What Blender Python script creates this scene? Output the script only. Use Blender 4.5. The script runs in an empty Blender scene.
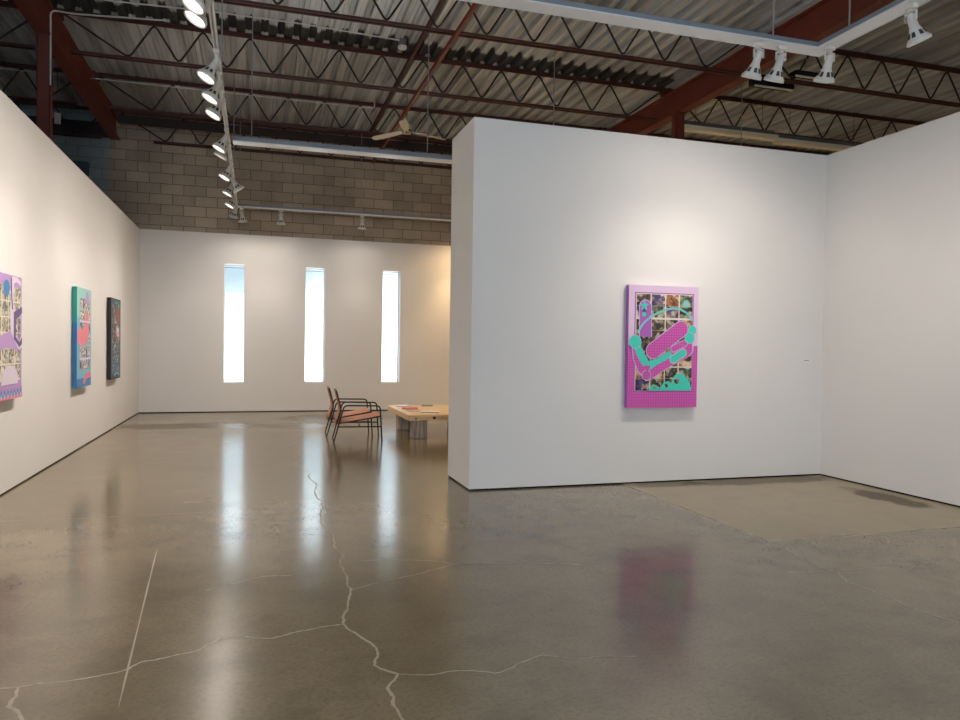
import bpy, bmesh, math, random
from mathutils import Vector, Matrix
random.seed(7)
C = bpy.context.scene.collection
PI = math.pi

# ------------------------------------------------------------------ materials
def new_mat(name):
    m = bpy.data.materials.new(name); m.use_nodes = True
    nt = m.node_tree
    return m, nt, nt.nodes['Principled BSDF']
def lin(c):
    return tuple(((v/255)/12.92 if v/255 <= .04045 else ((v/255+.055)/1.055)**2.4) for v in c) + (1,)
def mat(name, col, rough=.6, metal=0, noise=0, scale=8, bump=0, spec=.5):
    m, nt, b = new_mat(name)
    b.inputs['Roughness'].default_value = rough; b.inputs['Metallic'].default_value = metal
    b.inputs['Specular IOR Level'].default_value = spec
    c = lin(col)
    if noise or bump:
        tc = nt.nodes.new('ShaderNodeTexCoord'); n = nt.nodes.new('ShaderNodeTexNoise')
        n.inputs['Scale'].default_value = scale; n.inputs['Detail'].default_value = 5
        nt.links.new(tc.outputs['Object'], n.inputs['Vector'])
        r = nt.nodes.new('ShaderNodeValToRGB')
        r.color_ramp.elements[0].position = .3; r.color_ramp.elements[1].position = .7
        r.color_ramp.elements[0].color = tuple(v*(1-noise) for v in c[:3]) + (1,)
        r.color_ramp.elements[1].color = tuple(min(1, v*(1+noise)) for v in c[:3]) + (1,)
        nt.links.new(n.outputs['Fac'], r.inputs['Fac']); nt.links.new(r.outputs['Color'], b.inputs['Base Color'])
        if bump:
            bp = nt.nodes.new('ShaderNodeBump'); bp.inputs['Strength'].default_value = bump; bp.inputs['Distance'].default_value = .01
            nt.links.new(n.outputs['Fac'], bp.inputs['Height']); nt.links.new(bp.outputs['Normal'], b.inputs['Normal'])
    else:
        b.inputs['Base Color'].default_value = c
    return m
def N(nt, t, **kw):
    n = nt.nodes.new('ShaderNode'+t)
    for k, v in kw.items(): setattr(n, k, v)
    return n
def math_node(nt, op, a, b=None, clamp=False):
    n = N(nt, 'Math', operation=op, use_clamp=clamp)
    for i, v in enumerate((a, b)):
        if v is None: continue
        if isinstance(v, (int, float)): n.inputs[i].default_value = v
        else: nt.links.new(v, n.inputs[i])
    return n.outputs[0]
def sstep(nt, v, a, b):
    n = N(nt, 'MapRange', interpolation_type='SMOOTHSTEP')
    nt.links.new(v, n.inputs['Value'])
    n.inputs['From Min'].default_value = a; n.inputs['From Max'].default_value = b
    return n.outputs['Result']
def mix(nt, f, a, b):
    n = N(nt, 'Mix', data_type='RGBA')
    if isinstance(f, (int, float)): n.inputs['Factor'].default_value = f
    else: nt.links.new(f, n.inputs['Factor'])
    for s, v in (('A', a), ('B', b)):
        sock = [i for i in n.inputs if i.name == s and i.type == 'RGBA'][0]
        if isinstance(v, tuple): sock.default_value = v
        else: nt.links.new(v, sock)
    return [o for o in n.outputs if o.type == 'RGBA'][0]

M = {}
M['wall'] = mat('white_wall_paint', (232, 229, 224), .75, noise=.012, scale=1.3, spec=.25)
M['black_gap'] = mat('dark_reveal', (14, 13, 12), .9, spec=.1)
M['white_metal'] = mat('white_enamel', (226, 227, 228), .4)
M['lamp_white'] = mat('white_lamp_enamel', (224, 220, 212), .45)
M['dark_vent'] = mat('lamp_vent_dark', (70, 66, 62), .8)
M['rod'] = mat('galvanised_rod', (165, 165, 162), .5, .3)
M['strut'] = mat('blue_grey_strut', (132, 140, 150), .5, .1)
M['conduit'] = mat('conduit_zinc', (212, 213, 212), .45)
M['red_steel'] = mat('red_oxide_steel', (112, 50, 36), .6, noise=.12, scale=3)
M['joist'] = mat('brown_joist_paint', (80, 40, 31), .6, noise=.15, scale=4)
M['web'] = mat('dark_web_bar', (44, 28, 22), .6)
M['bridge_orange'] = mat('orange_primer', (126, 60, 42), .6, noise=.1, scale=3)
M['tube'] = mat('fluorescent_off', (244, 234, 208), .4)
M['fixture_grey'] = mat('grey_channel', (120, 117, 112), .5, .3)
M['black_hood'] = mat('black_hood', (16, 15, 14), .7)
M['fan_white'] = mat('fan_cream', (214, 203, 182), .45)
M['fan_metal'] = mat('fan_metal', (190, 180, 160), .25, .9)
M['panel_blue'] = mat('panel_blue', (62, 84, 112), .5)
M['card_white'] = mat('card_white', (235, 233, 230), .5)
M['leather'] = mat('tan_leather', (182, 122, 84), .55, noise=.14, scale=9)
M['leather_dark'] = mat('dark_leather_lace', (70, 40, 26), .6)
M['black_tube'] = mat('black_steel_tube', (18, 17, 17), .4)
M['print_white'] = mat('print_white', (232, 228, 222), .5)
M['print_red'] = mat('print_red', (176, 52, 52), .5)
M['print_dark'] = mat('print_dark', (46, 50, 62), .5)
M['print_olive'] = mat('print_olive', (112, 104, 76), .5)
M['print_pink'] = mat('print_pink', (196, 150, 146), .5)

def wood(name, c1, c2, axis, rough=.5):
    m, nt, b = new_mat(name); b.inputs['Roughness'].default_value = rough
    tc = N(nt, 'TexCoord'); mp = N(nt, 'Mapping')
    mp.inputs['Scale'].default_value = (1.2, 22, 22) if axis == 'x' else (22, 22, 1.2)
    n = N(nt, 'TexNoise'); n.inputs['Scale'].default_value = 1.6; n.inputs['Detail'].default_value = 6
    nt.links.new(tc.outputs['Object'], mp.inputs['Vector']); nt.links.new(mp.outputs['Vector'], n.inputs['Vector'])
    f = sstep(nt, n.outputs['Fac'], .35, .65)
    nt.links.new(mix(nt, f, lin(c1), lin(c2)), b.inputs['Base Color'])
    return m
M['pine'] = wood('pine_slab', (232, 204, 162), (208, 172, 122), 'x', .45)
M['weathered'] = wood('weathered_post', (200, 184, 164), (150, 132, 116), 'z', .7)

def lens_mat(name, strength):
    m = bpy.data.materials.new(name); m.use_nodes = True; nt = m.node_tree; nt.nodes.clear()
    e = N(nt, 'Emission'); e.inputs['Color'].default_value = (1, .95, .88, 1); e.inputs['Strength'].default_value = strength
    nt.links.new(e.outputs[0], N(nt, 'OutputMaterial').inputs[0]); return m
M['lens'] = lens_mat('lit_lamp_lens', 3)

def glass_mat():
    m = bpy.data.materials.new('window_glass'); m.use_nodes = True; nt = m.node_tree; nt.nodes.clear()
    t = N(nt, 'BsdfTransparent'); t.inputs[0].default_value = (.97, .985, .98, 1)
    g = N(nt, 'BsdfGlossy'); g.inputs['Roughness'].default_value = .02
    fr = N(nt, 'Fresnel'); fr.inputs['IOR'].default_value = 1.45
    mx = N(nt, 'MixShader'); nt.links.new(fr.outputs[0], mx.inputs[0]); nt.links.new(t.outputs[0], mx.inputs[1]); nt.links.new(g.outputs[0], mx.inputs[2])
    nt.links.new(mx.outputs[0], N(nt, 'OutputMaterial').inputs[0]); return m
M['glass'] = glass_mat()

def block_mat(name, c1, c2, mortar, off=(0, 0)):
    m, nt, b = new_mat(name); b.inputs['Roughness'].default_value = .9; b.inputs['Specular IOR Level'].default_value = .2
    tc = N(nt, 'TexCoord'); mp = N(nt, 'Mapping')
    mp.inputs['Rotation'].default_value = (-PI/2, 0, 0)      # world X,Z -> texture X,Y
    sx = N(nt, 'SeparateXYZ'); cb = N(nt, 'CombineXYZ')
    nt.links.new(tc.outputs['Object'], sx.inputs[0])
    nt.links.new(math_node(nt, 'ADD', sx.outputs['X'], 20+off[0]), cb.inputs['X'])
    nt.links.new(math_node(nt, 'ADD', sx.outputs['Z'], off[1]), cb.inputs['Y'])
    br = N(nt, 'TexBrick'); br.offset = .5
    br.inputs['Scale'].default_value = 1; br.inputs['Brick Width'].default_value = .452; br.inputs['Row Height'].default_value = .2195
    br.inputs['Mortar Size'].default_value = .007; br.inputs['Mortar Smooth'].default_value = .3
    br.inputs['Color1'].default_value = lin(c1); br.inputs['Color2'].default_value = lin(c2); br.inputs['Mortar'].default_value = lin(mortar)
    nt.links.new(cb.outputs[0], br.inputs['Vector'])
    n = N(nt, 'TexNoise'); n.inputs['Scale'].default_value = 30; n.inputs['Detail'].default_value = 6
    nt.links.new(tc.outputs['Object'], n.inputs['Vector'])
    n2 = N(nt, 'TexNoise'); n2.inputs['Scale'].default_value = 1.1; nt.links.new(tc.outputs['Object'], n2.inputs['Vector'])
    f = math_node(nt, 'ADD', math_node(nt, 'MULTIPLY', n.outputs['Fac'], .5), math_node(nt, 'MULTIPLY', n2.outputs['Fac'], .7))
    mm = N(nt, 'Mix', data_type='RGBA', blend_type='MULTIPLY'); mm.inputs['Factor'].default_value = 1
    A = [i for i in mm.inputs if i.type == 'RGBA']
    cr = N(nt, 'CombineColor')
    g = math_node(nt, 'ADD', f, .4)
    for i in range(3): nt.links.new(g, cr.inputs[i])
    nt.links.new(br.outputs['Color'], A[0]); nt.links.new(cr.outputs[0], A[1])
    nt.links.new([o for o in mm.outputs if o.type == 'RGBA'][0], b.inputs['Base Color'])
    bp = N(nt, 'Bump'); bp.inputs['Strength'].default_value = .5; bp.inputs['Distance'].default_value = .01
    nt.links.new(math_node(nt, 'SUBTRACT', n.outputs['Fac'], math_node(nt, 'MULTIPLY', br.outputs['Fac'], 2)), bp.inputs['Height'])
    nt.links.new(bp.outputs['Normal'], b.inputs['Normal'])
    return m
M['block'] = block_mat('grey_brown_block', (190, 175, 155), (168, 154, 136), (112, 98, 80), (.0, -.03))
M['block_blue'] = block_mat('blue_grey_block', (160, 172, 178), (150, 162, 168), (120, 130, 136), (.0, -.03))  # left bay blocks, same pattern in a bluer grey

def deck_mat():
    m, nt, b = new_mat('galvanised_roof_deck')
    b.inputs['Roughness'].default_value = .42; b.inputs['Metallic'].default_value = .45
    tc = N(nt, 'TexCoord'); sx = N(nt, 'SeparateXYZ'); nt.links.new(tc.outputs['Object'], sx.inputs[0])
    mp = N(nt, 'Mapping'); mp.inputs['Scale'].default_value = (9, .35, 1); nt.links.new(tc.outputs['Object'], mp.inputs['Vector'])
    n = N(nt, 'TexNoise'); n.inputs['Scale'].default_value = 1; n.inputs['Detail'].default_value = 6; nt.links.new(mp.outputs[0], n.inputs['Vector'])
    base = mix(nt, sstep(nt, n.outputs['Fac'], .3, .7), lin((168, 172, 172)), lin((216, 221, 223)))
    n2 = N(nt, 'TexNoise'); n2.inputs['Scale'].default_value = .35; nt.links.new(tc.outputs['Object'], n2.inputs['Vector'])
    base = mix(nt, math_node(nt, 'MULTIPLY', sstep(nt, n2.outputs['Fac'], .45, .7), .4), base, lin((112, 98, 80)))
    # near-black ragged band across the deck before the second joist
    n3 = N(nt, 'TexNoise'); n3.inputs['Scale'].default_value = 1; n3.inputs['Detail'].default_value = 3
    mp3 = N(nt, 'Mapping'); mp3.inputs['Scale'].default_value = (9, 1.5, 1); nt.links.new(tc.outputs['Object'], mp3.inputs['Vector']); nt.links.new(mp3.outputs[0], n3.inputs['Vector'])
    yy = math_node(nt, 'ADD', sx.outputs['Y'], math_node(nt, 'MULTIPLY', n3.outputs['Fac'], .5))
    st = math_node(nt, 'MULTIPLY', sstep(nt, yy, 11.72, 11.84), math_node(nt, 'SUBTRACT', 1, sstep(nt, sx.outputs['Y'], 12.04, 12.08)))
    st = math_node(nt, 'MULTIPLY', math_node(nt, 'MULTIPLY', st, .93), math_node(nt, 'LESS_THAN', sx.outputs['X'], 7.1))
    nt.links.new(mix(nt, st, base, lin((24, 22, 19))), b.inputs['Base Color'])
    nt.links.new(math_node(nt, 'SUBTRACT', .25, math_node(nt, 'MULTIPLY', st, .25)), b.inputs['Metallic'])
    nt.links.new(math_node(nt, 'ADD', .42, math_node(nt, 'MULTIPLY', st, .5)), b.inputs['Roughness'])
    return m
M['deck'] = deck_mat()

def floor_mat(crack=False):
    m, nt, b = new_mat('polished_concrete' + ('_crack_fill' if crack else ''))
    tc = N(nt, 'TexCoord'); P = tc.outputs['Object']
    sx = N(nt, 'SeparateXYZ'); nt.links.new(P, sx.inputs[0]); X, Y = sx.outputs['X'], sx.outputs['Y']
    def noise(s, d=6, r=.55, vec=None):
        n = N(nt, 'TexNoise'); n.inputs['Scale'].default_value = s; n.inputs['Detail'].default_value = d; n.inputs['Roughness'].default_value = r
        nt.links.new(vec or P, n.inputs['Vector']); return n.outputs['Fac']
    big, mid, fine = noise(.45), noise(2.6, 8, .65), noise(45, 4, .7)
    base = mix(nt, sstep(nt, big, .3, .7), lin((120, 107, 82)), lin((142, 128, 101)))
    base = mix(nt, math_node(nt, 'MULTIPLY', sstep(nt, mid, .4, .75), .55), base, lin((88, 78, 62)))
    base = mix(nt, math_node(nt, 'MULTIPLY', sstep(nt, fine, .42, .75), .5), base, lin((74, 64, 49)))
    base = mix(nt, math_node(nt, 'MULTIPLY', sstep(nt, noise(130, 2), .66, .76), .25), base, lin((170, 158, 138)))
    # lighter re-poured patch in the right corner
    wob = math_node(nt, 'MULTIPLY', math_node(nt, 'SUBTRACT', noise(3), .5), .12)
    px = sstep(nt, math_node(nt, 'ADD', X, wob), 3.85, 3.96); py = sstep(nt, math_node(nt, 'ADD', Y, wob), 4.80, 4.91)
    patch = math_node(nt, 'MULTIPLY', px, py)
    base = mix(nt, math_node(nt, 'MULTIPLY', patch, .62), base, lin((164, 152, 124)))
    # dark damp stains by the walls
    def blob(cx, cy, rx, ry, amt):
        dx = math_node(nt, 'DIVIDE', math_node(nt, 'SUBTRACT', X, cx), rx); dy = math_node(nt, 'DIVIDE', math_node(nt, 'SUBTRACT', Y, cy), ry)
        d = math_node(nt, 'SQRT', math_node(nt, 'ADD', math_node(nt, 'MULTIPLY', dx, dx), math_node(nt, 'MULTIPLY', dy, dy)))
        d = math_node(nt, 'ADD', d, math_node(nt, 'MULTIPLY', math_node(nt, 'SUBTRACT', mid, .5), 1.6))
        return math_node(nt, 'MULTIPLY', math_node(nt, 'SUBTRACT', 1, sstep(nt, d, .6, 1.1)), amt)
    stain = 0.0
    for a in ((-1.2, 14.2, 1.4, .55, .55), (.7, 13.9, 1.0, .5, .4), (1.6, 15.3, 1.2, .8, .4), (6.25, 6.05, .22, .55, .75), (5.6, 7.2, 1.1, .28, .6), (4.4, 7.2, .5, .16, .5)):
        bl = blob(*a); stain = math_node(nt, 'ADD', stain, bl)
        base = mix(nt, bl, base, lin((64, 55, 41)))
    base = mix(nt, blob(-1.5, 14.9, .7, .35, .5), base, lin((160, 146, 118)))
    if crack:
        base = mix(nt, math_node(nt, 'ADD', .35, math_node(nt, 'MULTIPLY', noise(14), .5)), base, lin((186, 173, 148)))
    nt.links.new(base, b.inputs['Base Color'])
    rr = math_node(nt, 'ADD', .09, math_node(nt, 'MULTIPLY', mid, .13))
    rr = math_node(nt, 'ADD', rr, math_node(nt, 'MULTIPLY', patch, .22))
    rr = math_node(nt, 'ADD', rr, math_node(nt, 'MULTIPLY', stain, .35))
    rr = math_node(nt, 'ADD', rr, blob(-.2, 2.8, 2.6, 2.2, .05))
    if crack: rr = math_node(nt, 'ADD', rr, .2)
    nt.links.new(rr, b.inputs['Roughness'])
    b.inputs['Specular IOR Level'].default_value = .62
    bp = N(nt, 'Bump'); bp.inputs['Strength'].default_value = .04; bp.inputs['Distance'].default_value = .01
    nt.links.new(noise(7, 3), bp.inputs['Height']); nt.links.new(bp.outputs['Normal'], b.inputs['Normal'])
    return m
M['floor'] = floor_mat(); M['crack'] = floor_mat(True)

# ------------------------------------------------------------------ mesh helpers
class MB:
    def __init__(s): s.v = []; s.f = []; s.mi = []; s.sm = []
    def add(s, vs, fs, mi=0, smooth=False):
        o = len(s.v); s.v += [tuple(v) for v in vs]
        for f in fs: s.f.append([i+o for i in f]); s.mi.append(mi); s.sm.append(smooth)
    def box(s, a, b, mi=0, mtx=None):
        x0, y0, z0 = [min(p, q) for p, q in zip(a, b)]; x1, y1, z1 = [max(p, q) for p, q in zip(a, b)]
        vs = [(x0,y0,z0),(x1,y0,z0),(x1,y1,z0),(x0,y1,z0),(x0,y0,z1),(x1,y0,z1),(x1,y1,z1),(x0,y1,z1)]
        if mtx: vs = [mtx @ Vector(v) for v in vs]
        s.add(vs, [(0,3,2,1),(4,5,6,7),(0,1,5,4),(1,2,6,5),(2,3,7,6),(3,0,4,7)], mi)
    def tube(s, pts, r, n=8, mi=0, cap=True):
        pts = [Vector(p) for p in pts]; rings = []
        u = None
        for i, p in enumerate(pts):
            t = (pts[min(i+1, len(pts)-1)] - pts[max(i-1, 0)]).normalized()
            if u is None:
                a = Vector((0,0,1)) if abs(t.z) < .9 else Vector((1,0,0)); u = t.cross(a).normalized()
            else: u = (u - t*u.dot(t)).normalized()
            w = t.cross(u)
            rings.append([p + r*(math.cos(2*PI*k/n)*u + math.sin(2*PI*k/n)*w) for k in range(n)])
        vs = [v for q in rings for v in q]; fs = []
        for i in range(len(rings)-1):
            for k in range(n): fs.append((i*n+k, i*n+(k+1)%n, (i+1)*n+(k+1)%n, (i+1)*n+k))
        s.add(vs, fs, mi, True)
        if cap:
            s.add(rings[0], [tuple(range(n))[::-1]], mi); s.add(rings[-1], [tuple(range(n))], mi)
    def lathe(s, prof, n=24, mi=0, mtx=None, smooth=True):
        vs = [(r*math.cos(2*PI*k/n), r*math.sin(2*PI*k/n), z) for r, z in prof for k in range(n)]
        if mtx: vs = [mtx @ Vector(v) for v in vs]
        fs = [(i*n+k, i*n+(k+1)%n, (i+1)*n+(k+1)%n, (i+1)*n+k) for i in range(len(prof)-1) for k in range(n)]
        s.add(vs, fs, mi, smooth)
    def prism(s, poly, fn, t0, t1, mi=0):      # polygon (a,b) extruded from t0 to t1, fn(a,b,t)->xyz
        n = len(poly); vs = [fn(a, b, t0) for a, b in poly] + [fn(a, b, t1) for a, b in poly]
        s.add(vs, [tuple(range(n))[::-1], tuple(range(n, 2*n))] + [(i, (i+1)%n, n+(i+1)%n, n+i) for i in range(n)], mi)
    def build(s, name, mats, parent=None, bevel=0):
        me = bpy.data.meshes.new(name); me.from_pydata(s.v, [], s.f)
        if not isinstance(mats, (list, tuple)): mats = [mats]
        for m in mats: me.materials.append(m)
        me.polygons.foreach_set('material_index', s.mi); me.polygons.foreach_set('use_smooth', s.sm)
        bm = bmesh.new(); bm.from_mesh(me); bmesh.ops.recalc_face_normals(bm, faces=bm.faces); bm.to_mesh(me); bm.free()
        me.update()
        o = bpy.data.objects.new(name, me); C.objects.link(o)
        if parent: o.parent = parent
        if bevel:
            b = o.modifiers.new('bevel', 'BEVEL'); b.width = bevel; b.segments = 2; b.limit_method = 'ANGLE'
        return o
def fillet(pts, r, n=5):
    pts = [Vector(p) for p in pts]; out = [pts[0]]
    for a, b, c in zip(pts, pts[1:], pts[2:]):
        d1, d2 = (a-b), (c-b); q = min(r, d1.length*.45, d2.length*.45)
        p0, p2 = b + d1.normalized()*q, b + d2.normalized()*q
        for k in range(n+1):
            t = k/n; out.append((1-t)**2*p0 + 2*t*(1-t)*b + t*t*p2)
    return out + [pts[-1]]
def box(name, a, b, m, parent=None, bevel=0):
    q = MB(); q.box(a, b); return q.build(name, m, parent, bevel)
def struct(o): o['kind'] = 'structure'; return o
def tag(o, label, cat, group=None):
    o['label'] = label; o['category'] = cat
    if group: o['group'] = group
    return o
def empty(name, loc, rz=0):
    o = bpy.data.objects.new(name, None); C.objects.link(o); o.location = loc; o.rotation_euler = (0, 0, rz); o.empty_display_size = .1
    return o
def copy_tree(o, parent=None):
    c = o.copy(); C.objects.link(c)
    if parent: c.parent = parent
    for ch in list(o.children): copy_tree(ch, c)
    return c

# ------------------------------------------------------------------ room dimensions (metres)
XL, YB, H = -2.314, 16.889, 3.863
XP, YP, TP, XR = 2.145, 7.323, .89, 6.574
YF, XW, XE, ZD = -4.5, -7.0, 13.2, 6.27      # front wall, outer left and right walls, underside of the deck

# floor with its filled cracks
f = MB(); f.box((XW, YF, -.2), (XE, 17.4, 0))
def crack(w, pts, z=.0007):
    pts = [Vector((x, y, 0)) for x, y in pts]
    straight = len(pts) == 2
    for _ in range(3):
        out = [pts[0]]
        for a, b in zip(pts, pts[1:]):
            m = (a+b)/2; d = b-a
            if not straight: m += Vector((-d.y, d.x, 0))*random.uniform(-.08, .08)
            out += [m, b]
        pts = out
    vs, fs = [], []
    for i, p in enumerate(pts):
        t = (pts[min(i+1, len(pts)-1)]-pts[max(i-1, 0)]).normalized(); nn = Vector((-t.y, t.x, 0))
        ww = w*.5*random.uniform(.55, 1.3)
        if i in (0, len(pts)-1): ww *= .3
        vs += [p+nn*ww+Vector((0, 0, z)), p-nn*ww+Vector((0, 0, z))]
    fs = [(2*i, 2*i+1, 2*i+3, 2*i+2) for i in range(len(pts)-1)]
    f.add(vs, fs, 1)
for w, pts in [
 (0.014, [(0.64,8.77),(0.63,7.89),(0.64,7.16),(0.57,6.64),(0.61,5.92),(0.58,5.51),(0.62,5.26),(0.58,4.97),(0.58,4.7),(0.58,4.52),(0.52,4.19),(0.47,3.97),(0.51,3.84),(0.58,3.66),(0.58,3.51),(0.55,3.42),(0.64,3.3),(0.57,3.17),(0.57,3.0),(0.58,2.85),(0.56,2.72),(.6,2.3)]),
 (0.009, [(0.64,3.3),(0.75,3.26),(0.92,3.26),(1.07,3.19),(1.22,3.27),(1.36,3.32),(1.47,3.26),(1.63,3.23),(1.8,3.19)]),
 (0.012, [(0.47,3.97),(0.35,3.96),(0.21,3.92),(0.1,3.87),(-0.02,3.92),(-0.15,3.94),(-0.26,3.8),(-0.39,3.76),(-0.49,3.74),(-0.54,3.67),(-0.65,3.63),(-0.84,3.61),(-0.96,3.6),(-1.03,3.61),(-1.3,3.56)]),
 (0.016, [(-0.96,3.6),(-0.95,3.42),(-0.88,3.32),(-0.86,3.18),(-.9,2.9)]),
 (0.007, [(0.58,4.52),(0.69,4.58),(1.0,4.7),(1.17,4.8),(1.32,4.88),(1.54,4.85),(1.85,4.77),(2.19,4.64)]),
 (0.007, [(0.72,5.12),(1.08,5.04),(1.26,4.95),(1.32,4.88)]),
 (0.008, [(-0.66,5.74),(-0.52,3.29)]),
 (0.009, [(-2.2,6.92),(-.34,6.93)]),
 (0.010, [(3.87,4.64),(3.77,4.2),(3.84,4.09),(3.71,3.87),(3.74,3.7),(3.74,3.55),(3.72,3.38),(3.77,3.12)]),
 (0.006, [(3.46,4.14),(3.81,4.1),(4.23,4.11),(4.64,4.08)]),
 (0.005, [(-0.28,4.72),(-0.13,4.82),(0.07,4.92),(0.25,4.89)]),
 (0.006, [(.64,8.77),(.5,9.5),(.62,10.2),(.45,11.0),(.6,11.6)]),
]: crack(w, pts)
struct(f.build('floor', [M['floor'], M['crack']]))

# corrugated roof deck
d = MB(); prof = []; p = .235; x = XW-.1
while x < XE+.1:
    prof += [(x, ZD), (x+.032, ZD), (x+.038, ZD+.006), (x+.046, ZD+.006), (x+.052, ZD), (x+.105, ZD), (x+.113, ZD+.078), (x+.15, ZD+.078), (x+.155, ZD+.070), (x+.17, ZD+.070), (x+.175, ZD+.078), (x+.215, ZD+.078), (x+.223, ZD)]
    x += p
vs = [(a, YF-.1, b) for a, b in prof] + [(a, 17.4, b) for a, b in prof]; n = len(prof)
d.add(vs, [(i, i+1, n+i+1, n+i) for i in range(n-1)])
d.box((XW-.1, YF-.1, ZD+.09), (XE+.1, 17.4, ZD+.2))
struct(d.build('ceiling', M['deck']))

# drywall faces stand on a dark recessed base
G = .018
def rects_wall(name, axis_fn, u0, u1, z0, z1, holes, t0, t1, m):
    """wall as a grid of boxes around rectangular holes; axis_fn(u, t, z) -> xyz"""
    us = sorted({u0, u1} | {h[0] for h in holes} | {h[1] for h in holes}); zs = sorted({z0, z1} | {h[2] for h in holes} | {h[3] for h in holes})
    q = MB(); bm = bmesh.new()
    vid = {}
    def V(u, t, z):
        k = (u, t, z)
        if k not in vid: vid[k] = len(q.v); q.v.append(axis_fn(u, t, z))
        return vid[k]
    solid = lambda i, j: 0 <= i < len(us)-1 and 0 <= j < len(zs)-1 and not any(h[0] <= us[i] < h[1] and h[2] <= zs[j] < h[3] for h in holes)
    def F(*a): q.f.append(list(a)); q.mi.append(0); q.sm.append(False)
    for i in range(len(us)-1):
        for j in range(len(zs)-1):
            if not solid(i, j): continue
            a, b, c, e = us[i], us[i+1], zs[j], zs[j+1]
            F(V(a,t0,c), V(b,t0,c), V(b,t0,e), V(a,t0,e)); F(V(a,t1,c), V(a,t1,e), V(b,t1,e), V(b,t1,c))
            if not solid(i-1, j): F(V(a,t0,c), V(a,t0,e), V(a,t1,e), V(a,t1,c))
            if not solid(i+1, j): F(V(b,t0,c), V(b,t1,c), V(b,t1,e), V(b,t0,e))
            if not solid(i, j-1): F(V(a,t0,c), V(a,t1,c), V(b,t1,c), V(b,t0,c))
            if not solid(i, j+1): F(V(a,t0,e), V(b,t0,e), V(b,t1,e), V(a,t1,e))
    bm.free()
    return struct(q.build(name, m))
XZ = lambda u, t, z: (u, t, z)
wins = [(-.642, -.207, .638, 3.221), (1.077, 1.515, .643, 3.218), (2.803, 3.231, .638, 3.220)]
rects_wall('wall_back', XZ, XL, 12.2, G, H, wins, YB, 17.0, M['wall'])
struct(box('baseboard_back', (XL, YB+.012, 0), (12.2, 16.99, G), M['black_gap']))
rects_wall('wall_rear', XZ, -2.92, XE, 0, ZD+.05, wins, 17.0, 17.2, M['block'])
rects_wall('wall_rear_left', XZ, XW, -2.92, 0, ZD+.05, [], 17.0, 17.2, M['block_blue'])
struct(box('wall_left', (XL-.16, YF, G), (XL, YB, H), M['wall']))
struct(box('baseboard_left', (XL-.15, YF, 0), (XL-.012, YB, G), M['black_gap']))
struct(box('wall_center', (XP, YP, G), (XR, YP+TP, H), M['wall']))
struct(box('baseboard_center', (XP+.012, YP+.012, 0), (XR, YP+TP-.012, G), M['black_gap']))
struct(box('wall_right', (XR, YF, G), (XR+.16, YP+TP, H), M['wall']))
struct(box('baseboard_right', (XR+.012, YF, 0), (XR+.15, YP+TP, G), M['black_gap']))
struct(box('wall_side', (12.2, YP+TP, 0), (12.3, 17.0, H), M['wall']))
struct(box('wall_outer_left', (XW-.2, YF, 0), (XW, 17.2, ZD+.05), M['block_blue']))
struct(box('wall_outer_right', (XE, YF, 0), (XE+.2, 17.2, ZD+.05), M['block']))
front = (-2.1, .3, .6, 4.0)
rects_wall('wall_front', XZ, XW, XE, 0, ZD+.05, [front], YF-.2, YF, M['wall'])

# three tall slit windows
for i, (a, b, c, e) in enumerate(wins):
    w = struct(empty('window_%d' % (i+1), ((a+b)/2, 17.17, c)))
    hw = (b-a)/2; hh = e-c; y0 = YB-17.17+.004; t = .006
    q = MB(); q.box((-hw+.0005, y0, 0), (-hw+t, .03, hh)); q.box((hw-t, y0, 0), (hw-.0005, .03, hh)); q.box((-hw+t, y0, .0005), (hw-t, .03, t)); q.box((-hw+t, y0, hh-t), (hw-t, .03, hh-.0005))
    q.build('window_lining', M['white_metal'], w)
    q = MB(); f0, f1 = t, .018
    q.box((-hw+f0, -.02, f0), (-hw+f1, .02, hh-f0)); q.box((hw-f1, -.02, f0), (hw-f0, .02, hh-f0)); q.box((-hw+f1, -.02, f0), (hw-f1, .02, f1)); q.box((-hw+f1, -.02, hh-f1), (hw-f1, .02, hh-f0))
    q.build('window_frame', M['white_metal'], w)
    box('pane', (-hw+f1, -.004, f1), (hw-f1, .004, hh-f1), M['glass'], w)
    box('reveal_edge_bar', (-hw+f1, -.036, .045), (hw-f1-.03, -.026, .056), M['fixture_grey'], w)  # grey bars added for the dark far edges of the reveal
    box('reveal_edge_bar', (-hw+f1, -.036, hh-.07), (hw-f1, -.026, hh-.06), M['fixture_grey'], w)

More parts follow.
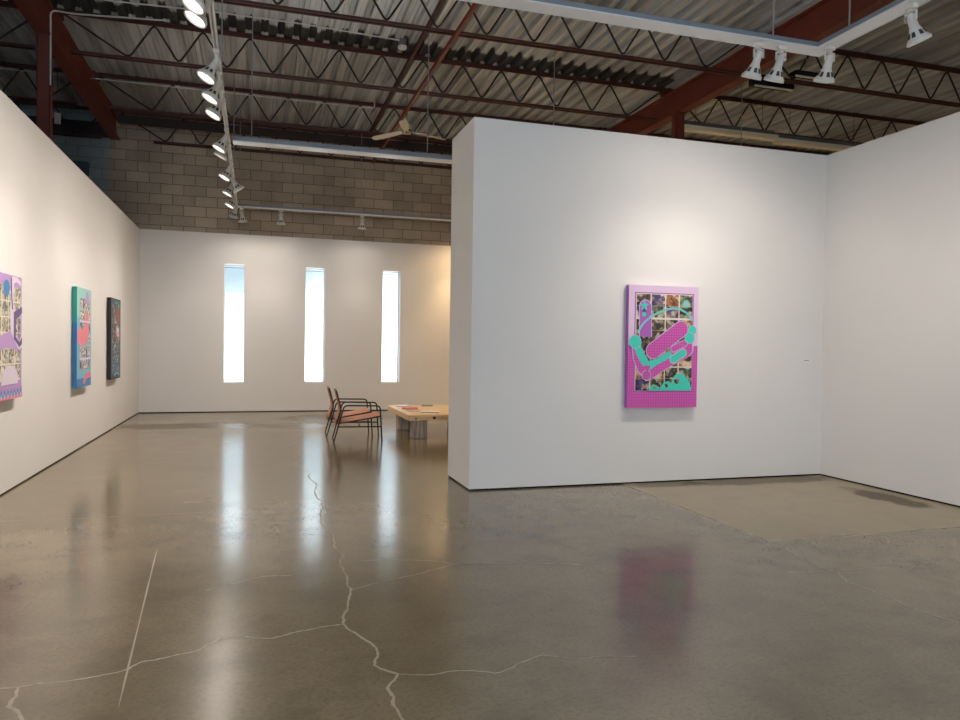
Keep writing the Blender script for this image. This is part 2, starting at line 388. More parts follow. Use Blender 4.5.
# ------------------------------------------------------------------ roof steel
ROWS = [4.7, 7.15, 9.58, 12.0, 14.6, 16.78]
ZB = 5.65; ZG = 5.69            # bottoms of joists and of girders
def beam(name, x0, x1, label):
    t = empty(name, ((x0+x1)/2, 5, ZG)); hw = (x1-x0)/2
    box('bottom_flange', (-hw, YF-5, 0), (hw, 17.0-5, .022), M['red_steel'], t)
    box('web_plate', (-.012, YF-5, .022), (.012, 17.0-5, .408), M['red_steel'], t)
    box('top_flange', (-hw, YF-5, .408), (hw, 17.0-5, .43), M['red_steel'], t)
    tag(t, label, 'beam', 'red girders'); return t
BL, BR = (-2.89, -2.70), (7.10, 7.29)
beam('steel_beam', *BL, 'red-brown steel girder running to the block wall above the left wall')
beam('steel_beam', *BR, 'dark red steel girder crossing over the white partition and its column')
def column(x, y, label):
    t = empty('steel_column', (x, y, 0))
    q = MB()
    for s in (-1, 1): q.box((-.08, s*.08-.008*(s > 0), 0), (.08, s*.08+.008*(s < 0), ZG-.02))
    q.box((-.008, -.072, 0), (.008, .072, ZG-.02)); q.box((-.08, -.08, .3), (-.07, .08, ZG-.02)); q.box((.07, -.08, .3), (.08, .08, ZG-.02))
    q.build('shaft', M['red_steel'], t)
    box('cap_plate', (-.09, -.11, ZG-.02), (.09, .11, ZG), M['red_steel'], t)
    box('base_plate', (-.15, -.15, 0), (.15, .15, .02), M['red_steel'], t)
    tag(t, label, 'column', 'steel columns')
column(-2.79, 11.55, 'red-brown steel column rising behind the left gallery wall')
column(7.17, 11.6, 'dark red steel column standing behind the white partition')

def joist(x0, x1, y, label, phase=-.1, pitch=.68, short=.22):
    t = empty('roof_joist', ((x0+x1)/2, y, ZB)); ox = (x0+x1)/2; hw = (x1-x0)/2
    zt = ZD-.022-ZB
    q = MB()
    for s in (-1, 1):
        q.box((-hw, s*.016, zt-.05), (hw, s*.022, zt)); q.box((-hw, s*.016, zt-.006), (hw, s*.062, zt))
    for s in (-1, 1): q.box((s*hw, -.06, zt-.13), (s*(hw-.12), .06, zt))       # seats on the girders
    k = -hw
    while k < hw:                                                             # welds to the deck flutes
        q.box((k, -.03, zt), (k+.05, .03, ZD-ZB)); k += .705
    q.build('top_chord', M['joist'], t)
    q = MB(); b0 = hw-short
    for s in (-1, 1):
        q.box((-b0, s*.016, 0), (b0, s*.022, .045)); q.box((-b0, s*.016, 0), (b0, s*.055, .006))
    q.build('bottom_chord', M['joist'], t)
    q = MB(); k0 = math.ceil((x0+.75-phase)/pitch); pts = []
    xx = phase+k0*pitch
    pts.append((x0+.1-ox, 0, zt-.03))
    first = True
    while xx < x1-.75:
        pts.append((xx-pitch/2-ox, 0, .03)); pts.append((xx-ox, 0, zt-.03)); xx += pitch
    pts.append((xx-pitch/2-ox, 0, .03)); pts.append((x1-.1-ox, 0, zt-.03))
    q.tube(fillet(pts, .09, 4), .0145, 6)
    q.build('web', M['web'], t)
    tag(t, label, 'roof joist', 'open-web roof joists')
names = {4.7: 'above and behind the camera', 7.15: 'over the front of the gallery', 9.58: 'at the very top of the picture',
         12.0: 'under the black band', 14.6: 'just above the ceiling fan', 16.78: 'against the block wall'}
for y in ROWS:
    if y > 9: joist(BL[1]-.09, BR[0]+.09, y, 'brown open-web steel joist of the middle bay ' + names[y], short=.75 if y > 16 else .22)
for y, nm in zip(ROWS[2:], ('nearest, at the upper right corner', 'second, above the fluorescent strip lights', 'third, low over the partition top', 'last, against the rear block wall')):
    joist(BR[1]-.09, XE, y, 'dark open-web joist in the dim right bay, ' + nm, phase=7.6)
for y, nm in zip(ROWS[2:], ('nearest, at the upper left corner', 'second, level with the red column', 'third, behind the red column', 'last, against the blue block wall')):
    joist(XW, BL[0]+.09, y, 'dark open-web joist in the narrow left bay, ' + nm, phase=-3.2)
# bridging bars that tie the joists together
def bar(name, a, b, m, label, cat, r=None, sz=(.05, .05), group=None):
    q = MB(); a, b = Vector(a), Vector(b)
    if r: q.tube([a, b], r, 8)
    else:
        q.box((a.x, a.y, a.z), (a.x+.006, b.y, a.z+sz[1])); q.box((a.x, a.y, a.z), (a.x+sz[0], b.y, a.z+.006))
    o = q.build(name, m); tag(o, label, cat, group); return o
bar('bridging_angle', (2.39, YF, ZD-.075), (2.39, 16.5, 0), M['joist'], 'dark red bridging angle running under the deck to the rear wall', 'bridging bar', sz=(.06, .05), group='joist bridging')
bar('bridging_angle', (2.49, YF, ZB-.052), (2.49, 16.7, 0), M['bridge_orange'], 'lighter orange-red bridging angle tied along the bottoms of the joists', 'bridging bar', sz=(.05, .05), group='joist bridging')

struct(box('added_dark_strip_1', (BL[1]+.01, 16.52, 5.93), (BR[0]-.01, 16.56, 6.10), M['web']))  # dark strips added in place of the dark deck at the rear wall
struct(box('added_dark_strip_2', (XW, 16.88, 5.70), (BL[0]-.02, 16.92, 6.0), M['web']))
# conduits, junction box, sensor, panel
def pipe(name, pts, r, m, label, cat, rad=.08, group=None):
    q = MB(); q.tube(fillet(pts, rad, 5), r, 8); o = q.build(name, m); tag(o, label, cat, group); return o
zc = ZD-.028
pipe('conduit', [(-2.0, 11.20, zc-.1), (-.6, 11.09, zc-.1), (.6, 11.085, zc-.1), (2.07, 11.19, zc-.1)], .011, M['conduit'], 'thin grey conduit strung along the deck in front of the black band', 'conduit', group='electrical conduits')
pipe('conduit', [(-4.4, 14.44, zc-.14), (-2.6, 14.44, zc-.14), (2.2, 14.44, zc-.14), (2.2, 14.44, zc)], .011, M['conduit'], 'thin grey conduit ending in a hooked bend near the ceiling fan', 'conduit', group='electrical conduits')
pipe('conduit', [(-2.70, 11.46, 5.0), (-2.70, 11.46, 6.02), (-2.45, 11.5, 6.02), (-1.2, 11.5, 6.1)], .011, M['conduit'], 'conduit climbing the left red column and bending over toward the deck', 'conduit', group='electrical conduits')
jb = empty('junction_box', (2.12, 11.2, 6.12))
box('box_body', (-.05, -.05, -.05), (.05, .05, .05), M['fixture_grey'], jb, .006)
q = MB(); q.lathe([(.0, -.1), (.06, -.1), (.07, -.085), (.07, -.06), (.03, -.05)], 16); q.build('cover', M['white_metal'], jb)
q = MB(); q.tube([(0, 0, .05), (0, 0, ZD+.058-6.12)], .01, 6); q.build('stem', M['conduit'], jb)
tag(jb, 'small white junction box at the right end of the conduit by the black band', 'junction box')
sn = empty('motion_sensor', (-3.19, 14.0, 5.24))
box('sensor_body', (-.045, -.03, -.1), (.045, .03, .08), M['white_metal'], sn, .01)
q = MB(); q.tube([(0, 0, .08), (0, 0, ZD+.058-5.24)], .004, 6); q.build('hanger_rod', M['web'], sn)
tag(sn, 'small white sensor hanging in the dark bay behind the left wall', 'sensor')
pn = empty('electrical_panel', (-3.45, 17.0, 4.35))
box('cabinet_body', (-.16, -.16, 0), (.16, 0, .82), M['panel_blue'], pn, .008)
box('panel_door', (-.14, -.175, .03), (.14, -.16, .79), M['panel_blue'], pn, .004)
box('mounting_rail', (-.1, -.004, -.03), (.1, 0, 0), M['rod'], pn)
tag(pn, 'blue electrical cabinet on the blue block wall beyond the left wall', 'electrical panel')

# ceiling fan
fan = empty('ceiling_fan', (2.646, 13.42, 5.4))
q = MB(); q.tube([(0, 0, .2), (0, 0, ZD-5.4)], .016, 10); q.lathe([(.07, ZD-5.4), (.06, ZD-5.47), (.02, ZD-5.5)], 16); q.build('downrod', M['rod'], fan)
q = MB(); q.lathe([(.0, .17), (.05, .17), (.085, .14), (.09, .08), (.08, .05), (.0, .05)], 24); q.build('motor_housing', M['fan_white'], fan)
q = MB(); q.lathe([(.0, .05), (.09, .05), (.1, .02), (.07, -.02), (0, -.03)], 24); q.build('hub', M['fan_metal'], fan)
for k in range(3):
    a = math.radians(13+120*k); R = Matrix.Rotation(a, 4, 'Z') @ Matrix.Rotation(math.radians(12), 4, 'X')
    q = MB(); pr = [(.06, -.04), (.2, -.06), (.45, -.075), (.74, -.07), (.79, -.03), (.79, .03), (.74, .07), (.45, .075), (.2, .06), (.06, .04)]
    dz = lambda r: .03-.06*r*r
    n = len(pr)
    q.add([R @ Vector((a_, b_, dz(a_)+.005)) for a_, b_ in pr] + [R @ Vector((a_, b_, dz(a_)-.005)) for a_, b_ in pr],
          [tuple(range(n)), tuple(range(n, 2*n))[::-1]] + [(i, (i+1) % n, n+(i+1) % n, n+i) for i in range(n)])
    q.build('blade', M['fan_white'], fan)
tag(fan, 'cream white ceiling fan with long blades hanging before the block wall', 'ceiling fan')

# fluorescent strip fixtures, off, in the right bay
def strip(x0, x1, y, z, label, grey=True):
    t = empty('strip_light', ((x0+x1)/2, y, z)); hw = (x1-x0)/2
    q = MB(); q.box((-hw, -.05, .085), (hw, .05, .13)); q.box((-hw, .05, .1), (hw, .09, .2)); q.build('channel', M['fixture_grey'], t)
    q = MB(); q.prism([(-.085, .085), (-.075, .0), (.075, 0), (.085, .085)], lambda a, b, s: (s, a, b), -hw, hw); q.build('diffuser', M['tube'], t)
    for s in (-.7, .7):
        q = MB(); q.tube([(s*hw, 0, .13), (s*hw, 0, ZD-z)], .004, 6); q.build('hanger_rod', M['web'], t)
    tag(t, label, 'light fixture', 'strip lights in the right bay')
strip(7.32, 9.36, 11.75, 5.46, 'cream fluorescent strip light beside the dark red column, left one of the pair')
strip(9.44, 11.6, 11.86, 5.45, 'cream fluorescent strip light by the right wall corner, right one of the pair')
def hood(x0, x1, y, z, label, hh=.15):
    t = empty('hooded_light', ((x0+x1)/2, y, z)); hw = (x1-x0)/2
    q = MB(); q.box((-hw, -.06, .02), (hw, .1, .02+hh)); q.build('hood', M['black_hood'], t)
    q = MB(); q.tube([(-hw+.02, -.03, .0), (hw-.02, -.03, 0)], .018, 8); q.build('lamp_tube', M['tube'], t)
    q = MB(); q.tube([(0, 0, .02+hh), (0, 0, ZD-z)], .006, 6); q.build('hanger_rod', M['rod'], t)
    tag(t, label, 'light fixture', 'black hooded lights')
hood(7.49, 8.23, 9.97, 5.68, 'black hooded tube light under the right bay deck, below the paired track lamps')
hood(7.88, 8.34, 9.51, 5.72, 'second black hooded tube light, between the paired track lamps and the corner lamp', .06)

# ------------------------------------------------------------------ lighting track
ZT = 4.30
def channel(name, a, b, w, h, rods, label, m=M['white_metal'], slot=False):
    a, b = Vector(a), Vector(b); t = empty(name, (a+b)/2); L = (b-a).length; alongx = abs((b-a).x) > abs((b-a).y)
    q = MB()
    def bx(l0, l1, c0, c1, z0, z1):
        if alongx: q.box((l0, c0, z0), (l1, c1, z1))
        else: q.box((c0, l0, z0), (c1, l1, z1))
    g = .008
    if slot:                          # two rails with a dark slot between
        bx(-L/2, L/2, -w/2, -g, 0, h); bx(-L/2, L/2, g, w/2, 0, h); bx(-L/2, L/2, -w/2, w/2, h-.008, h)
        q.build('rail', m, t)
    else:
        bx(-L/2, L/2, -w/2, w/2, 0, .012); q.build('rail', m, t)
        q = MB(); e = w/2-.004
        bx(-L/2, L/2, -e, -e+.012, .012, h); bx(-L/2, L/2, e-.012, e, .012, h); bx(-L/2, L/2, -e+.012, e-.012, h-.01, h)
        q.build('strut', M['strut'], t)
    for p in rods:
        q = MB(); r = Vector((p-t.location.x, 0, 0)) if alongx else Vector((0, p-t.location.y, 0))
        q.tube([r+Vector((0, 0, h)), r+Vector((0, 0, ZD+.03-ZT))], .008, 6); q.lathe([(.02, h), (.02, h+.025), (.012, h+.03)], 10, mtx=Matrix.Translation(r))
        q.build('hanger_rod', M['rod'], t)
    tag(t, label, 'lighting track', 'suspended white lighting tracks'); return t
TX = -.37
channel('lighting_track', (TX, -4, ZT), (TX, 15.91, ZT), .05, .045, (3.6, 8.7, 13.6), 'long slim white lighting track parallel to the left wall', slot=True)
channel('lighting_track', (TX+.06, 10.93, ZT), (9.3, 10.93, ZT), .2, .075, (-.06, 2.47, 4.51, 8.0), 'suspended white crossbar in front of the ceiling fan, ending behind the partition')
channel('lighting_track', (TX-.05, 16.0, ZT), (7.2, 16.0, ZT), .14, .06, (-.31, 2.17, 4.6), 'white crossbar furthest back, low against the block wall')
channel('lighting_track', (TX+.06, 5.74, ZT), (5.115, 5.74, ZT), .17, .055, (1.3, 4.52), 'white crossbar nearest the camera at the top, in front of the partition')
channel('lighting_track', (5.03, -4, ZT), (5.03, 5.65, ZT), .17, .055, (.8, 5.37), 'white track leaving the top right corner, parallel to the right wall')

def lamp_parts():
    t = empty('track_lamp', (0, 0, 0))
    q = MB(); q.box((-.045, -.028, -.035), (.045, .028, 0)); q.box((-.02, -.016, -.055), (.02, .016, -.035)); q.build('mount', M['lamp_white'], t, .004)
    q = MB(); q.box((-.052, -.012, -.062), (.052, .012, -.055)); q.tube([(-.05, 0, -.118), (.05, 0, -.118)], .007, 6); q.box((-.052, -.012, -.132), (-.046, .012, -.055)); q.box((.046, -.012, -.132), (.052, .012, -.055)); q.build('yoke', M['lamp_white'], t)
    # the head hangs from the yoke pivot; its own axis points to -Z
    hd = MB()
    hd.lathe([(0, .035), (.022, .035), (.032, .02), (.035, -.07), (.04, -.085), (.058, -.125), (.078, -.165), (.09, -.178), (.092, -.182), (.092, -.205), (.084, -.207), (.084, -.19)], 28)
    for k in range(4):                 # cooling slots in the flare
        for s in (-.33, .33):
            a = PI/4+k*PI/2+s-PI/4; 
            pts = []
            for r, z, da in ((.0525, -.112, .2), (.0735, -.153, .22)):
                for sg in (-1, 1): pts.append(((r+.0015)*math.cos(a+sg*da), (r+.0015)*math.sin(a+sg*da), z))
            hd.add([pts[0], pts[1], pts[3], pts[2]], [(0, 1, 2, 3)], 1)
    ho = hd.build('lamp_head', [M['lamp_white'], M['dark_vent']], t); ho.location = (0, 0, -.106)
    q = MB(); q.lathe([(0, -.188), (.04, -.19), (.084, -.187)], 24); q.build('lens', M['lens'], ho)
    return t
proto = lamp_parts()
used = [False]; SPILL = .5
def lamp(x, y, target, label, power, size=70, blend=1.0, col=(1, .895, .815), z=ZT, turn=0):
    t = proto if not used[0] else copy_tree(proto); used[0] = True
    t.location = (x, y, z); t.rotation_euler = (0, 0, turn)
    head = [c for c in t.children if c.name.startswith('lamp_head')][0]
    pos = Vector((x, y, z-.106)); dirn = (Vector(target)-pos).normalized()
    rot = Vector((0, 0, -1)).rotation_difference(dirn)
    head.rotation_mode = 'QUATERNION'; head.rotation_quaternion = Matrix.Rotation(-turn, 4, 'Z').to_quaternion() @ rot
    tag(t, label, 'track light', 'white track lamps')
    if power:
        for nm, pw, sz, rad in (('lamp_beam', power, size, .04), ('lamp_spill', power*SPILL, 165, .07)):
            L = bpy.data.lights.new(nm, 'SPOT'); L.energy = pw; L.color = col; L.spot_size = math.radians(sz); L.spot_blend = blend; L.shadow_soft_size = rad
            o = bpy.data.objects.new(nm, L); C.objects.link(o); o.location = pos + dirn*.27
            o.rotation_mode = 'QUATERNION'; o.rotation_quaternion = dirn.to_track_quat('-Z', 'Y')
    return t
WL = XL
P1 = 84
for y, ty, lab in (
  (5.98, 5.3, 'lit track lamp at the very top of the picture, nearest of the long left row'),
  (6.22, 5.7, 'lit track lamp second from the top, right under the nearest one'),
  (7.55, 7.0, 'lit track lamp hanging alone just below the top pair of the left row'),
  (8.17, 7.8, 'lit track lamp fourth down the left row, above the small gap'),
  (8.74, 8.35, 'lit track lamp fifth down the left row, lowest of the upper cluster'),
  (10.22, 9.9, 'lit track lamp beside the joint with the middle crossbar, upper of two'),
  (10.60, 10.9, 'lit track lamp beside the middle crossbar joint, lower of two'),
  (11.97, 11.5, 'lit track lamp against the block wall, first below the middle crossbar'),
  (13.24, 13.0, 'lit track lamp against the block wall, left-facing below the right-facing one'),
  (14.38, 14.0, 'lit track lamp lowest of the lit left-facing ones, near the rear crossbar')):
    lamp(TX, y, (WL, ty, .45), lab, P1, 84, 1.0, turn=PI/2)
lamp(TX, 12.85, (2.2, 13.4, .4), 'lit track lamp turned to the right, facing the seating area', 200, turn=PI/2)
lamp(TX, 15.5, (-1.5, 16.8, .3), 'track lamp at the far end of the left row, tilted left', 45, turn=PI/2)
lamp(-.27, 16.0, (.2, 16.85, .2), 'small track lamp at the left end of the rear crossbar', 42, 70)
lamp(.51, 16.0, (.51, 16.85, .2), 'track lamp on the rear crossbar between first and second windows', 42, 70)
lamp(2.20, 16.0, (2.2, 16.85, .2), 'track lamp on the rear crossbar between second and third windows', 42, 70)
lamp(4.6, 16.0, (4.5, 16.85, 1.4), 'first added track lamp on the rear crossbar hidden behind the partition', 120, col=(1, .68, .36))  # unseen lamps added to warm the room behind the partition
lamp(6.2, 16.0, (6.3, 16.85, 1.4), 'second added track lamp on the rear crossbar hidden behind the partition', 100, col=(1, .68, .36))
lamp(8.4, 10.93, (8.6, 12.2, .2), 'third added track lamp on the middle crossbar hidden behind the partition', 600, 110, col=(1, .78, .52))  # unseen lamp added to brighten the strip lights
lamp(4.3, 10.93, (3.2, 12.4, .4), 'added track lamp on the middle crossbar hidden behind the partition', 150, 100, col=(1, .68, .38))
lamp(5.4, 10.93, (6.4, 12.6, .2), 'second added track lamp on the middle crossbar hidden behind the partition', 150, 100, col=(1, .68, .38))
lamp(4.37, 5.74, (4.1, 7.3, .7), 'left lamp of the close pair above the pink painting', 55, 84)
lamp(4.61, 5.74, (4.4, 7.3, .6), 'right lamp of the close pair above the pink painting', 45, 84)
lamp(5.03, 5.60, (5.5, 7.3, .9), 'lamp hanging at the corner where two white tracks meet', 45, 100, turn=0)
lamp(5.03, 4.72, (6.57, 4.6, 1.0), 'lamp at the top right corner tilted toward the right wall', 60, 90, turn=PI/2)
for y, nm in ((2.6, 'first'), (.4, 'second'), (-1.8, 'third')):  # out-of-view lamps added for warm bounce light
    lamp(5.03, y, (6.57, y-.2, .9), nm + ' added lamp on the right track past the picture edge, warm fill off the right wall', 110, 90, turn=PI/2)
for y, nm in ((3.4, 'first'), (1.2, 'second'), (-1.0, 'third')):  # more unseen lamps, added to warm the ambient light
    lamp(TX, y, (WL, y+.2, .6), nm + ' added lamp on the left track past the top edge, warm fill off the left wall', 85, 86, turn=PI/2)

# ------------------------------------------------------------------ paintings
def photo_mat(name, cols, scale=26, grid=None):
    m, nt, b = new_mat(name); b.inputs['Roughness'].default_value = .55
    tc = N(nt, 'TexCoord'); n = N(nt, 'TexNoise'); n.inputs['Scale'].default_value = scale; n.inputs['Detail'].default_value = 3; n.inputs['Roughness'].default_value = .6
    nt.links.new(tc.outputs['Object'], n.inputs['Vector'])
    v = N(nt, 'TexVoronoi'); v.inputs['Scale'].default_value = scale*1.3; nt.links.new(tc.outputs['Object'], v.inputs['Vector'])
    r = N(nt, 'ValToRGB'); e = r.color_ramp.elements; e[0].position = .3; e[1].position = .72
    e[0].color = lin(cols[0]); e[1].color = lin(cols[-1])
    for i, c in enumerate(cols[1:-1]): e.new(.3+.42*(i+1)/(len(cols)-1)).color = lin(c)
    sep = N(nt, 'SeparateColor'); nt.links.new(v.outputs['Color'], sep.inputs[0])
    fac = math_node(nt, 'ADD', math_node(nt, 'MULTIPLY', n.outputs['Fac'], .6), math_node(nt, 'MULTIPLY', sep.outputs[0], .42))
    nt.links.new(fac, r.inputs['Fac']); nt.links.new(r.outputs['Color'], b.inputs['Base Color']); return m
def grid_mat(name, c, line, pitch):
    m, nt, b = new_mat(name); b.inputs['Roughness'].default_value = .55
    tc = N(nt, 'TexCoord'); sx = N(nt, 'SeparateXYZ'); nt.links.new(tc.outputs['Object'], sx.inputs[0])
    fs = []
    for k in ('X', 'Z'):
        fr = math_node(nt, 'FRACT', math_node(nt, 'DIVIDE', math_node(nt, 'ADD', sx.outputs[k], 10), pitch))
        fs.append(math_node(nt, 'LESS_THAN', fr, .22))
    nt.links.new(mix(nt, math_node(nt, 'MAXIMUM', *fs), lin(c), lin(line)), b.inputs['Base Color']); return m
PM = {k: mat('paint_'+k, c, .55) for k, c in dict(lilac=(228, 200, 226), magenta=(212, 84, 172), purple=(122, 62, 136), violet=(176, 100, 186), aqua=(70, 214, 192), cream=(236, 224, 204), pale=(200, 196, 226), teal=(38, 148, 138), blue=(50, 110, 162), sky=(120, 188, 214), pink=(238, 128, 142), black=(22, 20, 22), brown=(136, 84, 62), darkgrey=(78, 80, 82), deep=(96, 74, 128), mauve=(190, 152, 206), cobalt=(66, 132, 190), softwhite=(226, 212, 226), palms=(150, 206, 196)).items()}
PM['grid'] = grid_mat('paint_magenta_grid', (222, 96, 180), (184, 78, 170), .03)
PM['photo1'] = photo_mat('collage_dark', [(24, 22, 22), (70, 62, 54), (120, 100, 82), (190, 176, 160)], 15)
PM['photo2'] = photo_mat('collage_warm', [(30, 26, 26), (120, 74, 50), (196, 140, 96), (226, 200, 170)], 15)
PM['photo3'] = photo_mat('collage_green', [(28, 34, 30), (70, 86, 66), (134, 138, 112), (206, 200, 184)], 15)
PM['photo4'] = photo_mat('collage_violet', [(34, 30, 52), (100, 84, 130), (168, 150, 130), (220, 214, 200)], 15)
PM['photo5'] = photo_mat('collage_pale', [(90, 96, 84), (150, 146, 120), (196, 186, 164), (232, 226, 214)], 24)
PM['photo6'] = photo_mat('collage_cyan', [(26, 36, 42), (52, 110, 122), (96, 148, 152), (150, 120, 104)], 24)
PM['photo7'] = photo_mat('collage_white', [(70, 50, 60), (150, 120, 116), (222, 206, 200), (240, 236, 232)], 34)
def capsule(x0, y0, x1, y1, r, n=9):
    a = math.atan2(y1-y0, x1-x0); out = []
    for k in range(n+1): t = a+PI/2+PI*k/n; out.append((x0+r*math.cos(t), y0+r*math.sin(t)))
    for k in range(n+1): t = a-PI/2+PI*k/n; out.append((x1+r*math.cos(t), y1+r*math.sin(t)))
    return out
def circle(x, y, r, n=24): return [(x+r*math.cos(2*PI*k/n), y+r*math.sin(2*PI*k/n)) for k in range(n)]
class Art:
    """a canvas in its own frame: X to the right, Z up, front face at Y = 0, back on the wall at Y = depth"""
    def __init__(s, w, h, depth): s.q = MB(); s.w, s.h, s.d, s.gap = w, h, depth, .0115; s.ms = []; s.layer = 0
    def mi(s, m):
        if m not in s.ms: s.ms.append(m)
        return s.ms.index(m)
    def poly(s, pts, m, lift=None):
        s.layer += 1; y = -.0003-.00012*s.layer if lift is None else lift
        n = len(pts); s.q.add([(a, y, b) for a, b in pts], [tuple(range(n))], s.mi(m))
    def rect(s, a, b, c, e, m): s.poly([(a, c), (b, c), (b, e), (a, e)], m)
    def stroke(s, pts, w, m):
        s.layer += 1; y = -.0003-.00012*s.layer; vs = []
        P = [Vector((a, 0, b)) for a, b in pts]
        for i, p in enumerate(P):
            t = (P[min(i+1, len(P)-1)]-P[max(i-1, 0)]).normalized(); nn = Vector((-t.z, 0, t.x))*w/2
            vs += [(p.x+nn.x, y, p.z+nn.z), (p.x-nn.x, y, p.z-nn.z)]
        s.q.add(vs, [(2*i, 2*i+1, 2*i+3, 2*i+2) for i in range(len(P)-1)], s.mi(m))
    def done(s, loc, rz, label):
        t = empty('painting', loc, rz)
        o = s.q.build('canvas', s.ms, t)
        box('stretcher_bar', (.08, s.d, s.h-.16), (s.w-.08, s.d+s.gap, s.h-.1), M['weathered'], t); box('stretcher_bar', (.08, s.d, .1), (s.w-.08, s.d+s.gap, .16), M['weathered'], t)  # stretcher bars added as spacers between canvas and wall
        tag(t, label, 'painting', 'canvases on the gallery walls'); return t
DEP = .064
# --- the pink canvas on the partition (traced coordinates of its face mapped to metres)
W_, H_ = .873, 1.35
A = Art(W_, H_, DEP)
U = lambda x: (x-128)/(441-128)*W_
Vv = lambda y: (618-y)/(618-70)*H_
sc_ = W_/(441-128)
T = lambda pts: [(U(a), Vv(b)) for a, b in pts]
zsplit = Vv(338)
A.q.box((0, 0, zsplit), (W_, DEP, H_), A.mi(PM['lilac'])); A.q.box((0, 0, 0), (W_, DEP, zsplit), A.mi(PM['grid']))
A.q.add([(-.0004, 0, 0), (-.0004, DEP, 0), (-.0004, DEP, H_), (-.0004, 0, H_)], [(0, 1, 2, 3)], A.mi(PM['violet']))
A.rect(U(154), U(420), Vv(548), Vv(101), PM['violet']); A.rect(U(159), U(415), Vv(543), Vv(106), PM['cream'])
random.seed(3)
cols = [(162, 223), (228, 288), (293, 350), (355, 414)]
rows = [(109, 160), (164, 213), (222, 270), (274, 326), (332, 380), (384, 432), (438, 486), (490, 541)]
seq = [['photo1','photo4','photo2','photo3'], ['photo4','photo3','photo4','photo3'], ['photo1','photo1','photo1','photo2'], ['photo2','photo1','photo1','photo1'],
       ['photo1','photo3','photo1','photo2'], ['photo3','photo1','photo3','photo2'], ['photo2','photo2','photo1','photo3'], ['photo4','photo1','photo1','photo3']]
for r, (y0, y1) in enumerate(rows):
    for c, (x0, x1) in enumerate(cols):
        j = 2 if (r % 2) else 0
        A.rect(U(x0), U(x1), Vv(y1), Vv(y0+(0 if j == 0 else -3)), PM[seq[r][c]])
def outlined(pts_fn, m, r, out=.008):
    A.poly(pts_fn(r+out), PM['pale']); A.poly(pts_fn(r), m)
# palm burst
for k in range(7):
    a = PI*k/7+.2; A.stroke([(U(383)-.05*math.cos(a), Vv(148)-.05*math.sin(a)), (U(383)+.05*math.cos(a), Vv(148)+.05*math.sin(a))], .012, PM['palms'])
# violet tongue with star and eyes
outlined(lambda r: capsule(U(200), Vv(165), U(203), Vv(300), r), PM['violet'], .07)
A.poly(T([(165, 300), (245, 300), (245, 420), (165, 420)]), PM['photo1'])
for y in (160, 183, 200): A.poly(circle(U(195), Vv(y), .026, 12), PM['aqua' if y != 183 else 'deep'])
for k in range(5):
    a = PI/2+2*PI*k/5; A.stroke([(U(195), Vv(162)), (U(195)+.05*math.cos(a), Vv(162)+.05*math.sin(a))], .02, PM['aqua'])
# arc
arc = [(168, 285), (180, 258), (200, 232), (225, 210), (255, 192), (290, 177), (325, 169), (355, 172), (385, 187), (402, 206), (412, 225)]
A.stroke(T(arc), .022, PM['pale']); A.stroke(T(arc), .015, PM['aqua'])
# boomerang band
band = [(146, 345), (152, 400), (172, 452), (210, 496), (232, 488), (300, 440), (400, 385), (416, 360), (414, 330), (404, 312), (380, 315), (320, 350), (262, 392), (222, 428), (206, 420), (188, 390), (172, 345)]
big = T(band); cxm = sum(p[0] for p in big)/len(big); czm = sum(p[1] for p in big)/len(big)
A.poly([(cxm+(a-cxm)*1.035, czm+(b-czm)*1.035) for a, b in big], PM['pale']); A.poly(big, PM['grid'])
outlined(lambda r: capsule(U(238), Vv(362), U(362), Vv(262), r), PM['grid'], .085)
A.poly(T([(150, 332), (178, 326), (196, 372), (220, 410), (250, 400), (312, 362), (322, 376), (314, 392), (252, 428), (222, 452), (206, 448), (186, 420), (160, 372)]), PM['aqua'])
A.poly(T([(288, 362), (330, 332), (382, 304), (392, 314), (352, 336), (300, 370)]), PM['photo1'])
outlined(lambda r: capsule(U(330), Vv(352), U(380), Vv(326), r), PM['grid'], .033)
outlined(lambda r: capsule(U(328), Vv(400), U(374), Vv(370), r), PM['aqua'], .04)
outlined(lambda r: circle(U(157), Vv(323), r), PM['aqua'], .072, .005)
outlined(lambda r: circle(U(413), Vv(266), r), PM['aqua'], .05, .005)
outlined(lambda r: circle(U(402), Vv(302), r), PM['aqua'], .06, .005)
outlined(lambda r: circle(U(209), Vv(472), r), PM['grid'], .052, .007)
A.poly(T([(196, 428), (226, 428), (222, 448), (212, 454), (200, 446)]), PM['grid'])
# waves
A.poly(T([(222, 540), (228, 522), (240, 513), (256, 518), (262, 528), (270, 532), (278, 518), (290, 502), (308, 498), (324, 508), (330, 518), (326, 494), (334, 474), (352, 464), (374, 468), (394, 486), (408, 512), (411, 541)]), PM['aqua'])
A.poly(circle(U(246), Vv(526), .018, 14), PM['photo1']); A.poly(circle(U(298), Vv(520), .022, 14), PM['photo1']); A.poly(circle(U(346), Vv(497), .034, 16), PM['photo1'])
A.done((3.912, YP-DEP-.012, .852), 0, 'pink and lilac canvas with turquoise shapes over photo squares on the partition')

